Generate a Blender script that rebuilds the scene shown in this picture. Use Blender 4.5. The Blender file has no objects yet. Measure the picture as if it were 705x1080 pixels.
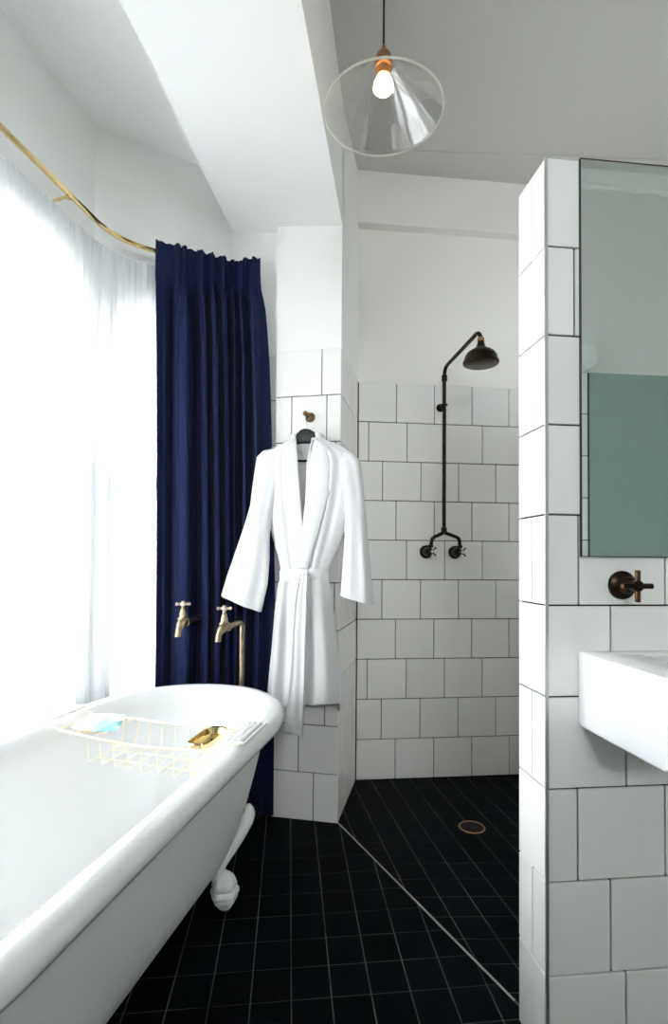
import bpy, math, random
import numpy as np
from math import sin, cos, pi, radians, sqrt, atan2
random.seed(7)
D = bpy.data
SC = bpy.context.scene
COL = SC.collection

# ------------------------------------------------------------ camera / world / exposure
F_PX, CX, CY, CAM_H = 575.0, 352.5, 576.3, 1.0951
YAW, PITCH, ROLL = 0.1081, 0.0255, 0.0081
fw = np.array([sin(YAW)*cos(PITCH), cos(YAW)*cos(PITCH), sin(PITCH)])
r0 = np.array([cos(YAW), -sin(YAW), 0.0])
u0 = np.cross(r0, fw)
RT = r0*cos(ROLL) + u0*sin(ROLL)
UP = -r0*sin(ROLL) + u0*cos(ROLL)
EYE = np.array([0.0, 0.0, CAM_H])
cam_d = D.cameras.new('camera')
cam = D.objects.new('camera', cam_d)
COL.objects.link(cam)
from mathutils import Matrix, Vector
cam.matrix_world = Matrix(((RT[0], UP[0], -fw[0], EYE[0]), (RT[1], UP[1], -fw[1], EYE[1]),
                           (RT[2], UP[2], -fw[2], EYE[2]), (0, 0, 0, 1)))
cam_d.sensor_fit = 'HORIZONTAL'
cam_d.sensor_width = 36.0
cam_d.lens = F_PX/705*36.0
cam_d.shift_y = (CY-540)/705
cam_d.clip_start = 0.02
SC.camera = cam

SKY = 26.0
w = D.worlds.new('daylight')
SC.world = w
w.use_nodes = True
nt = w.node_tree
bg = nt.nodes['Background']
bg.inputs[1].default_value = SKY
_tc = nt.nodes.new('ShaderNodeTexCoord'); _sx = nt.nodes.new('ShaderNodeSeparateXYZ'); _rp = nt.nodes.new('ShaderNodeValToRGB')
nt.links.new(_tc.outputs['Generated'], _sx.inputs[0])
_mr = nt.nodes.new('ShaderNodeMapRange'); _mr.inputs[1].default_value = -1; _mr.inputs[2].default_value = 1
nt.links.new(_sx.outputs['Z'], _mr.inputs[0]); nt.links.new(_mr.outputs[0], _rp.inputs[0])
_rp.color_ramp.elements[0].position = 0.40; _rp.color_ramp.elements[0].color = (0.34, 0.34, 0.335, 1)   # pale ground outside
_rp.color_ramp.elements[1].position = 0.56; _rp.color_ramp.elements[1].color = (0.95, 0.98, 1.0, 1)
nt.links.new(_rp.outputs[0], bg.inputs[0])
SC.view_settings.view_transform = 'Standard'
SC.view_settings.look = 'None'
SC.view_settings.exposure = 0.46
SC.view_settings.gamma = 1.0
SC.view_settings.use_curve_mapping = False
cy = SC.cycles
cy.use_denoising = True
try:
    cy.denoiser = 'OPENIMAGEDENOISE'
except Exception:
    pass
cy.max_bounces = 14
cy.diffuse_bounces = 8
cy.glossy_bounces = 6
cy.transparent_max_bounces = 16
cy.transmission_bounces = 8
cy.sample_clamp_indirect = 12.0
cy.caustics_reflective = False
cy.caustics_refractive = False

# ------------------------------------------------------------ frames of reference
NX, NY, NA = 0.2718, 2.2782, 0.3085         # corner of the tiled nib and the turn of the bay
U3 = np.array([sin(NA), cos(NA), 0.0])      # along the bath, away from the viewer
V3 = np.array([-cos(NA), sin(NA), 0.0])     # towards the window wall
N0 = np.array([NX, NY, 0.0])
YB, XL = 2.716, 0.4114                      # shower back wall, its left corner
PX, PY, PW = 0.5927, 1.1407, 0.1351         # end of the partition

def P(v, u, z=0.0):
    return N0 + V3*v + U3*u + np.array([0, 0, z])
def ray(x, y):
    return fw + RT*(x-CX)/F_PX - UP*(y-CY)/F_PX
def on_plane(x, y, p, n):
    d = ray(x, y); n = np.array(n, float)
    return EYE + d*(((np.array(p)-EYE) @ n)/(d @ n))
def at_u(x, y, u):                           # point on the plane parallel to the nib face
    return on_plane(x, y, N0+U3*u, U3)
def at_Y(x, y, Y):
    return on_plane(x, y, (0, Y, 0), (0, 1, 0))
def at_z(x, y, z):
    return on_plane(x, y, (0, 0, z), (0, 0, 1))
def unit(a):
    a = np.array(a, float); return a/np.linalg.norm(a)

# large area portals: they only steer sampling of the sky through the window openings, seen and added
def portal(c, n, wx, wz):
    l = D.lights.new('window_daylight', 'AREA'); l.shape = 'RECTANGLE'; l.size = wx; l.size_y = wz
    l.cycles.is_portal = True
    o = D.objects.new('window_daylight', l); COL.objects.link(o)
    o.location = Vector(c)
    o.rotation_euler = Vector(n).to_track_quat('-Z', 'Z').to_euler()
    return o

# ------------------------------------------------------------ materials
def mat(name, col, rough=0.5, metal=0.0, coat=0.0, bump=None, noise=None, rand=0.0, spec=None, sheen=0.0):
    m = D.materials.new(name); m.use_nodes = True
    t = m.node_tree; b = t.nodes['Principled BSDF']
    b.inputs['Base Color'].default_value = (*col, 1)
    b.inputs['Roughness'].default_value = rough
    b.inputs['Metallic'].default_value = metal
    b.inputs['Coat Weight'].default_value = coat
    b.inputs['Coat Roughness'].default_value = 0.08
    if spec is not None: b.inputs['Specular IOR Level'].default_value = spec
    if sheen: b.inputs['Sheen Weight'].default_value = sheen
    src = None
    if noise or bump:
        tc = t.nodes.new('ShaderNodeTexCoord')
    if noise:                                # (scale, other colour, factor)
        n = t.nodes.new('ShaderNodeTexNoise'); n.inputs['Scale'].default_value = noise[0]
        n.inputs['Detail'].default_value = 5
        t.links.new(tc.outputs['Object'], n.inputs['Vector'])
        r = t.nodes.new('ShaderNodeMapRange'); r.inputs[1].default_value = 0.35; r.inputs[2].default_value = 0.68
        r.inputs[4].default_value = noise[2]
        t.links.new(n.outputs['Fac'], r.inputs[0])
        x = t.nodes.new('ShaderNodeMix'); x.data_type = 'RGBA'
        x.inputs[6].default_value = (*col, 1); x.inputs[7].default_value = (*noise[1], 1)
        t.links.new(r.outputs[0], x.inputs[0]); src = x.outputs[2]
    if rand:
        g = t.nodes.new('ShaderNodeNewGeometry')
        h = t.nodes.new('ShaderNodeHueSaturation')
        r = t.nodes.new('ShaderNodeMapRange'); r.inputs[3].default_value = 1-rand; r.inputs[4].default_value = 1+rand*0.3
        t.links.new(g.outputs['Random Per Island'], r.inputs[0]); t.links.new(r.outputs[0], h.inputs['Value'])
        if src: t.links.new(src, h.inputs['Color'])
        else: h.inputs['Color'].default_value = (*col, 1)
        src = h.outputs[0]
    if src: t.links.new(src, b.inputs['Base Color'])
    if bump:                                 # (scale, strength, distance)
        n = t.nodes.new('ShaderNodeTexNoise'); n.inputs['Scale'].default_value = bump[0]
        n.inputs['Detail'].default_value = 3
        t.links.new(tc.outputs['Object'], n.inputs['Vector'])
        k = t.nodes.new('ShaderNodeBump'); k.inputs['Strength'].default_value = bump[1]
        k.inputs['Distance'].default_value = bump[2]
        t.links.new(n.outputs['Fac'], k.inputs['Height']); t.links.new(k.outputs[0], b.inputs['Normal'])
    return m

PAINT = mat('white_paint', (0.87, 0.87, 0.85), 0.75, bump=(60, .15, .001))
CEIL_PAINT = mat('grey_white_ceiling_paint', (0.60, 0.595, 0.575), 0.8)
ROOM_PAINT = mat('room_paint', (0.74, 0.74, 0.72), 0.75)
GREY_PAINT = mat('soft_grey_paint', (0.87, 0.855, 0.82), 0.75, bump=(60, .15, .001))
TILE = mat('white_glazed_tile', (0.87, 0.862, 0.835), 0.16, rand=0.045, bump=(9, .12, .004))
GROUT = mat('charcoal_grout', (0.012, 0.011, 0.012), 0.9)
FTILE = mat('black_floor_tile', (0.0016, 0.0040, 0.0056), 0.5, rand=0.35, bump=(14, .2, .002), spec=0.035)
FGROUT = mat('grey_floor_grout', (0.17, 0.16, 0.135), 0.9, noise=(5, (0.03, 0.03, 0.027), 1.0))
ENAMEL = mat('white_enamel', (0.83, 0.835, 0.83), 0.14, coat=0.4)
TUBOUT = mat('matt_white_bath_paint', (0.90, 0.91, 0.915), 0.33)
CERAMIC = mat('white_ceramic', (0.78, 0.78, 0.79), 0.12, coat=0.4)
BRASS = mat('polished_brass', (0.84, 0.66, 0.32), 0.12, 1.0)
AGED = mat('aged_brass', (0.42, 0.34, 0.23), 0.3, 1.0, noise=(40, (0.20, 0.15, 0.09), .6))
PALEBRASS = mat('pale_worn_brass', (0.72, 0.60, 0.45), 0.3, .8)
BRONZE = mat('dark_bronze', (0.017, 0.012, 0.009), 0.32, 0.9, noise=(16, (0.060, 0.034, 0.016), .5))
WORN = mat('worn_copper', (0.42, 0.22, 0.10), 0.35, 1.0)
COPPERDK = mat('mottled_dark_copper', (0.16, 0.085, 0.04), 0.3, 1.0, noise=(60, (0.05, 0.03, 0.018), .9))
HOOKM = mat('brown_brass', (0.27, 0.17, 0.085), 0.3, 1.0, noise=(50, (0.12, 0.07, 0.035), .8))
ALU = mat('brushed_aluminium', (0.55, 0.56, 0.56), 0.4, 0.8)
STRIP = mat('pale_floor_strip', (0.45, 0.45, 0.42), 0.45, 0.5)
BLACK = mat('black_lacquer', (0.008, 0.008, 0.009), 0.4)
RUBBER = mat('black_cord', (0.006, 0.006, 0.006), 0.7)
CHROME = mat('chrome', (0.8, 0.8, 0.8), 0.08, 1.0)
NAVY = mat('navy_cotton', (0.0105, 0.0150, 0.050), 0.6, spec=.05, sheen=.03)
TERRY = mat('white_terry', (0.70, 0.70, 0.705), 0.95, bump=(420, .5, .0018), sheen=0.2)
WOODW = mat('white_window_paint', (0.74, 0.75, 0.75), 0.4)
TEAL = mat('grey_green_paint', (0.29, 0.38, 0.35), 0.5, bump=(50, .1, .001))
PLASTIC = mat('white_plastic', (0.80, 0.81, 0.80), 0.35)
CREAMWIRE = mat('pale_gold_wire', (0.86, 0.77, 0.56), 0.35, 0.45)
LILAC = mat('pale_lilac_packet', (0.50, 0.50, 0.68), 0.4, noise=(60, (0.70, 0.70, 0.78), .8))
AQUA = mat('aqua_packet', (0.09, 0.42, 0.44), 0.4, noise=(140, (0.40, 0.66, 0.68), .8))
SOAPM = mat('amber_soap', (0.55, 0.36, 0.10), 0.35)
HOLESHADE = mat('painted_hole_shade', (0.004, 0.004, 0.004), 0.9)
MIRROR = mat('mirror_silver', (0.74, 0.80, 0.775), 0.02, 1.0)

def special(name, build):
    m = D.materials.new(name); m.use_nodes = True
    t = m.node_tree; t.nodes.clear(); o = t.nodes.new('ShaderNodeOutputMaterial')
    t.links.new(build(t), o.inputs[0]); return m
def _sheer(k_tr, k_body):
    def f(t):
        a = t.nodes.new('ShaderNodeBsdfTransparent'); a.inputs[0].default_value = (1, 1, 1, 1)
        b = t.nodes.new('ShaderNodeBsdfTranslucent'); b.inputs[0].default_value = (.93, .94, .96, 1)
        c = t.nodes.new('ShaderNodeBsdfDiffuse'); c.inputs[0].default_value = (.93, .94, .95, 1)
        m1 = t.nodes.new('ShaderNodeMixShader'); m1.inputs[0].default_value = k_body
        t.links.new(b.outputs[0], m1.inputs[1]); t.links.new(c.outputs[0], m1.inputs[2])
        m2 = t.nodes.new('ShaderNodeMixShader'); m2.inputs[0].default_value = 1-k_tr
        t.links.new(a.outputs[0], m2.inputs[1]); t.links.new(m1.outputs[0], m2.inputs[2])
        return m2.outputs[0]
    return f
SHEER = special('sheer_voile', _sheer(0.22, 0.34))
SHEERTAPE = special('sheer_heading', _sheer(0.12, 0.6))
def _glass(tint, refl, body=0.0):
    def f(t):
        a = t.nodes.new('ShaderNodeBsdfTransparent'); a.inputs[0].default_value = (*tint, 1)
        g = t.nodes.new('ShaderNodeBsdfGlossy'); g.inputs['Roughness'].default_value = 0.03
        l = t.nodes.new('ShaderNodeLayerWeight'); l.inputs['Blend'].default_value = refl
        m = t.nodes.new('ShaderNodeMixShader')
        t.links.new(l.outputs['Fresnel'], m.inputs[0]); t.links.new(a.outputs[0], m.inputs[1]); t.links.new(g.outputs[0], m.inputs[2])
        if not body: return m.outputs[0]
        d = t.nodes.new('ShaderNodeBsdfTranslucent'); d.inputs[0].default_value = (.95, .93, .9, 1)
        m2 = t.nodes.new('ShaderNodeMixShader'); m2.inputs[0].default_value = body
        t.links.new(m.outputs[0], m2.inputs[1]); t.links.new(d.outputs[0], m2.inputs[2])
        return m2.outputs[0]
    return f
PANE = special('window_glass', _glass((.97, .98, .98), 0.25))
SHADEGLASS = special('clear_shade_glass', _glass((.90, .89, .87), 0.55, 0.05))
RIMGLASS = special('thick_glass_rim', _glass((.8, .78, .75), 0.6, 0.8))
def _emit(col, s):
    def f(t):
        e = t.nodes.new('ShaderNodeEmission'); e.inputs[0].default_value = (*col, 1); e.inputs[1].default_value = s
        return e.outputs[0]
    return f
FILAMENT = special('lit_bulb', _emit((1.0, 0.74, 0.42), 14.0))

# ------------------------------------------------------------ mesh builder
ORG = {}
def tag(o, label=None, cat=None, group=None, kind=None):
    if label: o['label'] = label
    if cat: o['category'] = cat
    if group: o['group'] = group
    if kind: o['kind'] = kind
    return o
def thing(name, loc, label, cat, group=None):
    o = D.objects.new(name, None); COL.objects.link(o)
    o.location = Vector([float(c) for c in loc]); o.empty_display_size = 0.05
    ORG[o.name] = np.array(loc, float)
    return tag(o, label, cat, group)

class MB:
    def __init__(s): s.v = []; s.f = []; s.m = []
    def add(s, vs, fs, mi=0):
        b = len(s.v); s.v += [tuple(float(c) for c in p) for p in vs]
        for f in fs: s.f.append(tuple(b+i for i in f)); s.m.append(mi)
    def prism(s, poly, z0, z1, mi=0):        # poly: list of xy (ccw), z0/z1 numbers or lists
        n = len(poly)
        z0 = z0 if hasattr(z0, '__len__') else [z0]*n
        z1 = z1 if hasattr(z1, '__len__') else [z1]*n
        a = 0
        for i in range(n):
            x1, y1 = poly[i][:2]; x2, y2 = poly[(i+1) % n][:2]; a += x1*y2-x2*y1
        if a < 0: poly = poly[::-1]; z0 = z0[::-1]; z1 = z1[::-1]
        vs = [(p[0], p[1], z0[i]) for i, p in enumerate(poly)]+[(p[0], p[1], z1[i]) for i, p in enumerate(poly)]
        fs = [tuple(range(n-1, -1, -1)), tuple(range(n, 2*n))]
        fs += [(i, (i+1) % n, n+(i+1) % n, n+i) for i in range(n)]
        s.add(vs, fs, mi)
    def obox(s, c, a, b, d, mi=0, bev=0.0):  # centre, three half-axis vectors; optional chamfer
        c, a, b, d = [np.array(q, float) for q in (c, a, b, d)]
        if np.cross(a, b) @ d < 0: a = -a
        if bev <= 0:
            vs = [c+a*i+b*j+d*k for k in (-1, 1) for j in (-1, 1) for i in (-1, 1)]
            fs = [(0, 2, 3, 1), (4, 5, 7, 6), (0, 1, 5, 4), (2, 6, 7, 3), (0, 4, 6, 2), (1, 3, 7, 5)]
            s.add(vs, fs, mi); return
        la, lb, ld = [np.linalg.norm(q) for q in (a, b, d)]
        ea, eb, ed = a/la, b/lb, d/ld
        vs = []; idx = {}
        for i in (-1, 1):
            for j in (-1, 1):
                for k in (-1, 1):
                    cn = c+a*i+b*j+d*k
                    idx[(i, j, k, 'a')] = len(vs); vs.append(cn-eb*j*bev-ed*k*bev)
                    idx[(i, j, k, 'b')] = len(vs); vs.append(cn-ea*i*bev-ed*k*bev)
                    idx[(i, j, k, 'd')] = len(vs); vs.append(cn-ea*i*bev-eb*j*bev)
        fs = []
        def q(l, nrm):
            p = [vs[i] for i in l]; nn = np.cross(p[1]-p[0], p[2]-p[0])
            fs.append(tuple(l) if nn @ nrm > 0 else tuple(l[::-1]))
        R = ((-1, -1), (1, -1), (1, 1), (-1, 1))
        for i in (-1, 1):
            q([idx[(i, j, k, 'a')] for j, k in R], ea*i)
            q([idx[(j, i, k, 'b')] for j, k in R], eb*i)
            q([idx[(j, k, i, 'd')] for j, k in R], ed*i)
            for j in (-1, 1):
                q([idx[(i, j, -1, 'a')], idx[(i, j, 1, 'a')], idx[(i, j, 1, 'b')], idx[(i, j, -1, 'b')]], ea*i+eb*j)
                q([idx[(i, -1, j, 'a')], idx[(i, 1, j, 'a')], idx[(i, 1, j, 'd')], idx[(i, -1, j, 'd')]], ea*i+ed*j)
                q([idx[(-1, i, j, 'b')], idx[(1, i, j, 'b')], idx[(1, i, j, 'd')], idx[(-1, i, j, 'd')]], eb*i+ed*j)
                for k in (-1, 1):
                    q([idx[(i, j, k, 'a')], idx[(i, j, k, 'b')], idx[(i, j, k, 'd')]], ea*i+eb*j+ed*k)
        s.add(vs, fs, mi)
    def box(s, lo, hi, mi=0, bev=0.0):
        lo = np.array(lo, float); hi = np.array(hi, float); h = (hi-lo)/2
        s.obox((lo+hi)/2, (h[0], 0, 0), (0, h[1], 0), (0, 0, h[2]), mi, bev)
    def loft(s, rings, closed=True, caps=True, mi=0):
        n = len(rings[0]); vs = [p for r in rings for p in r]; fs = []
        for i in range(len(rings)-1):
            for j in range(n if closed else n-1):
                k = (j+1) % n
                fs.append((i*n+j, i*n+k, (i+1)*n+k, (i+1)*n+j))
        if caps and closed:
            fs.append(tuple(range(n-1, -1, -1))); fs.append(tuple((len(rings)-1)*n+j for j in range(n)))
        s.add(vs, fs, mi)
    def tube(s, path, r, n=12, mi=0, closed=False, caps=True):
        p = [np.array(q, float) for q in path]; m = len(p)
        rr = r if hasattr(r, '__len__') else [r]*m
        rings = []; ref = None
        for i in range(m):
            if closed: t = p[(i+1) % m]-p[i-1]
            else: t = p[min(i+1, m-1)]-p[max(i-1, 0)]
            t = t/np.linalg.norm(t)
            if ref is None:
                ref = np.array([0, 0, 1.0]) if abs(t[2]) < .9 else np.array([1.0, 0, 0])
            a = ref-t*(ref @ t); a /= np.linalg.norm(a); b = np.cross(t, a); ref = a
            rings.append([p[i]+rr[i]*(a*cos(2*pi*k/n)+b*sin(2*pi*k/n)) for k in range(n)])
        if closed: rings.append(rings[0]); caps = False
        s.loft(rings, True, caps, mi)
    def lathe(s, prof, c=(0, 0, 0), ax=(0, 0, 1), n=32, mi=0, caps=True):   # prof: (radius, height)
        ax = unit(ax); ref = np.array([1.0, 0, 0]) if abs(ax[0]) < .9 else np.array([0, 1.0, 0])
        a = ref-ax*(ref @ ax); a /= np.linalg.norm(a); b = np.cross(ax, a); c = np.array(c, float)
        s.loft([[c+ax*h+max(r, 1e-5)*(a*cos(2*pi*k/n)+b*sin(2*pi*k/n)) for k in range(n)] for r, h in prof], True, caps, mi)
    def ball(s, c, r, n=16, mi=0, ax=(0, 0, 1), sq=1.0):
        s.lathe([(r*sin(pi*i/n), -r*sq*cos(pi*i/n)) for i in range(n+1)], c, ax, n*2, mi, False)
    def build(s, name, mats, parent=None, origin=None, smooth=35):
        mats = mats if isinstance(mats, (list, tuple)) else [mats]
        if parent is not None: org = ORG[parent.name]; loc = (0, 0, 0)
        else:
            org = np.array(origin if origin is not None else (0, 0, 0), float); loc = org
        me = D.meshes.new(name)
        me.from_pydata([tuple(np.array(q)-org) for q in s.v], [], s.f)
        for m in mats: me.materials.append(m)
        me.polygons.foreach_set('material_index', s.m)
        if smooth:
            me.polygons.foreach_set('use_smooth', [True]*len(s.f))
            me.update()
            try: me.set_sharp_from_angle(angle=radians(smooth))
            except Exception: pass
        me.update()
        o = D.objects.new(name, me); COL.objects.link(o)
        o.location = Vector([float(c) for c in loc])
        if parent is not None: o.parent = parent
        ORG[o.name] = org
        return o
def struct(o, label=None):
    o['kind'] = 'structure'
    if label: o['label'] = label
    return o
def bez(p, n=8):                             # smooth a polyline (Catmull-Rom)
    p = [np.array(q, float) for q in p]; out = []
    for i in range(len(p)-1):
        a = p[i-1] if i else 2*p[0]-p[1]; b = p[i]; c = p[i+1]; d = p[i+2] if i+2 < len(p) else 2*p[-1]-p[-2]
        for k in range(n):
            t = k/n
            out.append(.5*((2*b)+(c-a)*t+(2*a-5*b+4*c-d)*t*t+(3*b-a-3*c+d)*t**3))
    out.append(p[-1]); return out
def rounded(p, r, n=8):                      # polyline with circular-looking corners
    p = [np.array(q, float) for q in p]; out = [p[0]]
    for i in range(1, len(p)-1):
        a = unit(p[i-1]-p[i]); b = unit(p[i+1]-p[i])
        s_, e_ = p[i]+a*r, p[i]+b*r
        for k in range(n+1):
            t = k/n; out.append((1-t)**2*s_+2*t*(1-t)*p[i]+t*t*e_)
    out.append(p[-1]); return out

ROW = 0.2; GAP = 0.0019
def tiles(mb, p0, e, n, L, joints, z0=0.0, mi=0, edge=0.0019, rows=None, thick=.009):
    """white wall tiles: joints(row)->offsets along e; the glazed face lies on the plane through p0"""
    p0 = np.array(p0, float); e = unit(e); n = unit(n)
    for k in range(10):
        js = sorted(j for j in joints(k) if 0.006 < j < L-0.006)
        js = [0]+js+[L]
        for a, b in zip(js[:-1], js[1:]):
            a2 = a+(GAP if a > 0 else edge); b2 = b-(GAP if b < L else edge)
            if b2-a2 < .004: continue
            za = z0+k*ROW+GAP; zb = z0+(k+1)*ROW-(GAP if k < 9 else 0)
            c = p0+e*(a2+b2)/2-n*thick/2+np.array([0, 0, (za+zb)/2])
            mb.obox(c, e*(b2-a2)/2, n*thick/2, (0, 0, (zb-za)/2), mi, .0012)

# ============================================================ SETTING
CEIL = 3.06; BAYC = 2.83
def XY(v, u): q = P(v, u); return (q[0], q[1])
A_ = np.array([.947, -.337]); B_ = np.array([.513, .04])      # canted wall of the bay in (v,u)
cd = (B_-A_)/np.linalg.norm(B_-A_); cn = np.array([-cd[1], cd[0]])
if cn @ np.array([-1, -1]) < 0: cn = -cn                      # points into the room
CL = float(np.linalg.norm(B_-A_))

# ---- floor
S0 = np.array([.2754, 2.2863]); S1 = np.array([.6077, 1.3325])
sd = S1-S0; sn = np.array([-sd[1], sd[0]])/np.linalg.norm(sd)
if sn @ np.array([1, 0]) < 0: sn = -sn                        # to the shower side
def clip(poly, p, n):
    out = []
    for i in range(len(poly)):
        a, b = poly[i], poly[(i+1) % len(poly)]
        da, db = (a-p) @ n, (b-p) @ n
        if da >= 0: out.append(a)
        if da*db < 0: out.append(a+(b-a)*da/(da-db))
    return out
fl = MB()
fl.box((-2.6, -4.4, -.12), (2.3, 3.0, -.0012), 1)
g = .0016
for i in range(-26, 23):
    for j in range(-14, 28):
        xx = .051+.101*i; yy = 1.387+.1084*j
        def q(x, y): return np.array([x+.027*(y-1.32), y])
        poly = [q(xx+g, yy+g), q(xx+.101-g, yy+g), q(xx+.101-g, yy+.1084-g), q(xx+g, yy+.1084-g)]
        if yy > 1.1: poly = clip(poly, S0-sn*.004, -sn)
        if len(poly) >= 3: fl.prism([tuple(p) for p in poly], -.004, 0, 0)
for i in range(-8, 20):
    for j in range(-14, 8):
        def q(a, b):
            y = 2.323+.0995*b; x = .491+.0985*a-.06*(y-2.653); return np.array([x, y-.08*(x-.966)])
        ga = g/.0985; gb = g/.0995
        poly = [q(i+ga, j+gb), q(i+1-ga, j+gb), q(i+1-ga, j+1-gb), q(i+ga, j+1-gb)]
        poly = clip(poly, S0+sn*.004, sn)
        if len(poly) >= 3: poly = clip(poly, np.array([0, 1.2]), np.array([0, 1.]))
        if len(poly) >= 3: fl.prism([tuple(p) for p in poly], -.004, 0, 0)
struct(fl.build('floor', [FTILE, FGROUT], smooth=None))
tr = MB()
e_ = unit(np.array([*sd, 0])); L_ = float(np.linalg.norm(sd))
tr.obox([*(S0+S1)/2, -.0002], e_*L_/2, [sn[0]*.0026, sn[1]*.0026, 0], (0, 0, .0014))
struct(tr.build('trim_1', STRIP), 'pale metal strip in the floor between the shower and the bathroom')

# ---- ceilings
c = MB()
main = [XY(.30, .8), XY(-.0, .0), XY(-.069, -.94), XY(-.11, -3.5), (2.3, -4.4), (2.3, 3.0), (.3, 3.0)]
c.prism([XY(.1, .8), XY(.1, -4.9), (-.2, -4.4), (2.3, -4.4), (2.3, 3.07)], CEIL, CEIL+.12)
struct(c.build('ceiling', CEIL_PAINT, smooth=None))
c = MB()     # flat boards that border the ceiling
def board(a, b, w_, n_):
    a = np.array(a); b = np.array(b); n_ = np.array(n_)
    c.prism([tuple(a), tuple(b), tuple(b+n_*w_), tuple(a+n_*w_)], CEIL-.006, CEIL+.01)
b0 = at_z(381, 64, CEIL); b1 = at_z(372, 0, CEIL); bd = unit(b1-b0)
c.prism([XY(-.0, .45), XY(-.0, -4.4), tuple((b0+bd*3.9)[:2]), tuple((b0-bd*.3)[:2])], CEIL-.005, CEIL+.01)
e0 = at_z(400, 157, CEIL); e1 = at_z(560, 163, CEIL); ed = unit(e1-e0)
c.prism([(.38, 2.68), (2.1, 2.68), tuple((e0+ed*1.7)[:2]), tuple((e0-ed*.1)[:2])], CEIL-.0055, CEIL+.01)
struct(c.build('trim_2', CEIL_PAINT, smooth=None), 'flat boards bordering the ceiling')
# bulkhead across the mouth of the bay
c = MB()
zl = 2.572; zr = 2.529
l1, l2, l3 = at_z(208, 170, zl), at_z(160, 65, zl), at_z(125, 0, zl)
l4 = l3+unit(l3-l2)*3.7
l12 = (l1+l2)/2+V3*.004
r1 = at_z(318, 0, zr); ra = P(0, 0); r2 = r1+unit(r1-ra)*3.7
poly = [XY(.509, .05), tuple(l1[:2]), tuple(l12[:2]), tuple(l2[:2]), tuple(l3[:2]), tuple(l4[:2]), tuple(r2[:2]), tuple(r1[:2]), XY(0, 0), XY(0, .05)]
zz = [zl]*6+[zr]*4
c.prism(poly, zz, CEIL+.05)
struct(c.build('ceiling_bulkhead', PAINT, smooth=None), 'white bulkhead across the mouth of the window bay')
c = MB()
c.prism([XY(1.15, -4.8), XY(.30, -4.8), XY(.30, .3), XY(.7, .35), XY(1.15, 0)], BAYC, BAYC+.1)
struct(c.build('ceiling_bay', PAINT, smooth=None))

# ---- shower back wall
c = MB()
c.box((.15, YB+.006, -.1), (2.25, YB+.13, 2.0), 1)
c.box((.15, YB-.001, 2.0), (2.25, YB+.13, CEIL+.1), 2)
sp = .1995
off = [0.0, .056, .129]
xb = XL
def jb(k):
    o = off[(9-k) % 3]
    if k == 0: o = .002
    return [o+sp*i for i in range(-1, 12)]
tiles(c, (XL, YB, 0), (1, 0, 0), (0, -1, 0), 1.65, jb, edge=.0045)
struct(c.build('wall_back', [TILE, GROUT, GREY_PAINT], smooth=None))
c = MB(); c.box((.30, 2.66, 2.79), (2.25, YB+.01, CEIL+.02))
struct(c.build('trim_3', GREY_PAINT, smooth=None), 'boxed beam along the top of the shower back wall')
# low tiled ledge end by the partition, seen as a dark upright edge
c = MB()
c.box((1.266, 2.52, -.05), (2.06, 2.70, .955), 1)
for k in range(5):
    za, zb = k*.2+.002, min((k+1)*.2-.002, .958)
    c.box((1.268+.0, 2.512, za), (1.460, 2.524, zb), 0, .001)
    c.box((1.464, 2.512, za), (1.66, 2.524, zb), 0, .001)
    c.box((1.664, 2.512, za), (2.05, 2.524, zb), 0, .001)
for k in range(5):
    c.box((1.260, 2.512, k*.2+.002), (1.268, 2.700, min((k+1)*.2-.002, .953)), 0, .001)
c.box((1.262, 2.51, .955), (2.06, 2.71, .965), 0)
struct(c.build('wall_ledge', [TILE, GROUT], smooth=None))

# ---- tiled nib between bay and shower
c = MB()
nb = lambda v, u: XY(v, u)
inner = [XY(.006, .006), XY(.2885, .006), XY(.2885, .046), XY(.56, .046), XY(.60, .75), XY(.006, .75)]
c.prism(inner, -.1, 2.0, 1)
up_ = [XY(0, 0), XY(.2895, 0), XY(.2895, .04), XY(.56, .04), XY(.60, .75), XY(0.0, .75)]
c.prism(up_, 2.0, CEIL+.08, 2)
def jn(k):
    o = {0: .193, 1: .104, 2: .022}[(9-k) % 3] if k > 2 else {0: .106, 1: .173, 2: .06}[k]
    if k == 9: return [.084]
    if k == 8: return [.061, .216]
    return [o, o+.2, o-.2]
tiles(c, P(0, 0), V3, -U3, .289, jn, edge=.0012)
tiles(c, P(.292, .04), V3, -U3, .2, lambda k: [], edge=.0012)
side = float(np.linalg.norm(np.array([XL, YB])-N0[:2]))
tiles(c, P(0, 0), U3, -V3, side-.004, lambda k: [[.17, .37], [.09, .29], [.24, .44]][k % 3], edge=.0012)
struct(c.build('wall_nib', [TILE, GROUT, PAINT], smooth=None))

# ---- partition with the mirror
c = MB()
c.box((PX+.006, PY+.006, -.1), (2.1, PY+PW-.006, 1.994), 1)
jx = [.776, .741, .665, .779, .744, .669, .744, .776, .661, .741]
def jp(k): return [jx[k]-PX+.206*i for i in range(-1, 8)]
tiles(c, (PX, PY, 0), (1, 0, 0), (0, -1, 0), 1.5, jp, edge=.004)
ym = float(on_plane(561.3, 660, (PX, 0, 0), (1, 0, 0))[1])-PY
tiles(c, (PX, PY, 0), (0, 1, 0), (-1, 0, 0), PW, lambda k: ([ym] if k % 2 == 1 else []), edge=.0012)
tiles(c, (PX, PY+PW, 0), (1, 0, 0), (0, 1, 0), 1.5, lambda k: [.1*(k % 2)+.2*i for i in range(1, 8)], edge=.001)
c.box((PX+.001, PY+.001, 1.994), (2.1, PY+PW-.001, 2.0005), 0)
struct(c.build('wall_partition', [TILE, GROUT], smooth=None))
c = MB(); c.box((PX-.0012, PY-.0012, 0), (PX+.0055, PY+.0045, 2.001))
struct(c.build('trim_4', ALU), 'slim metal corner trim up the end of the partition')

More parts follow.
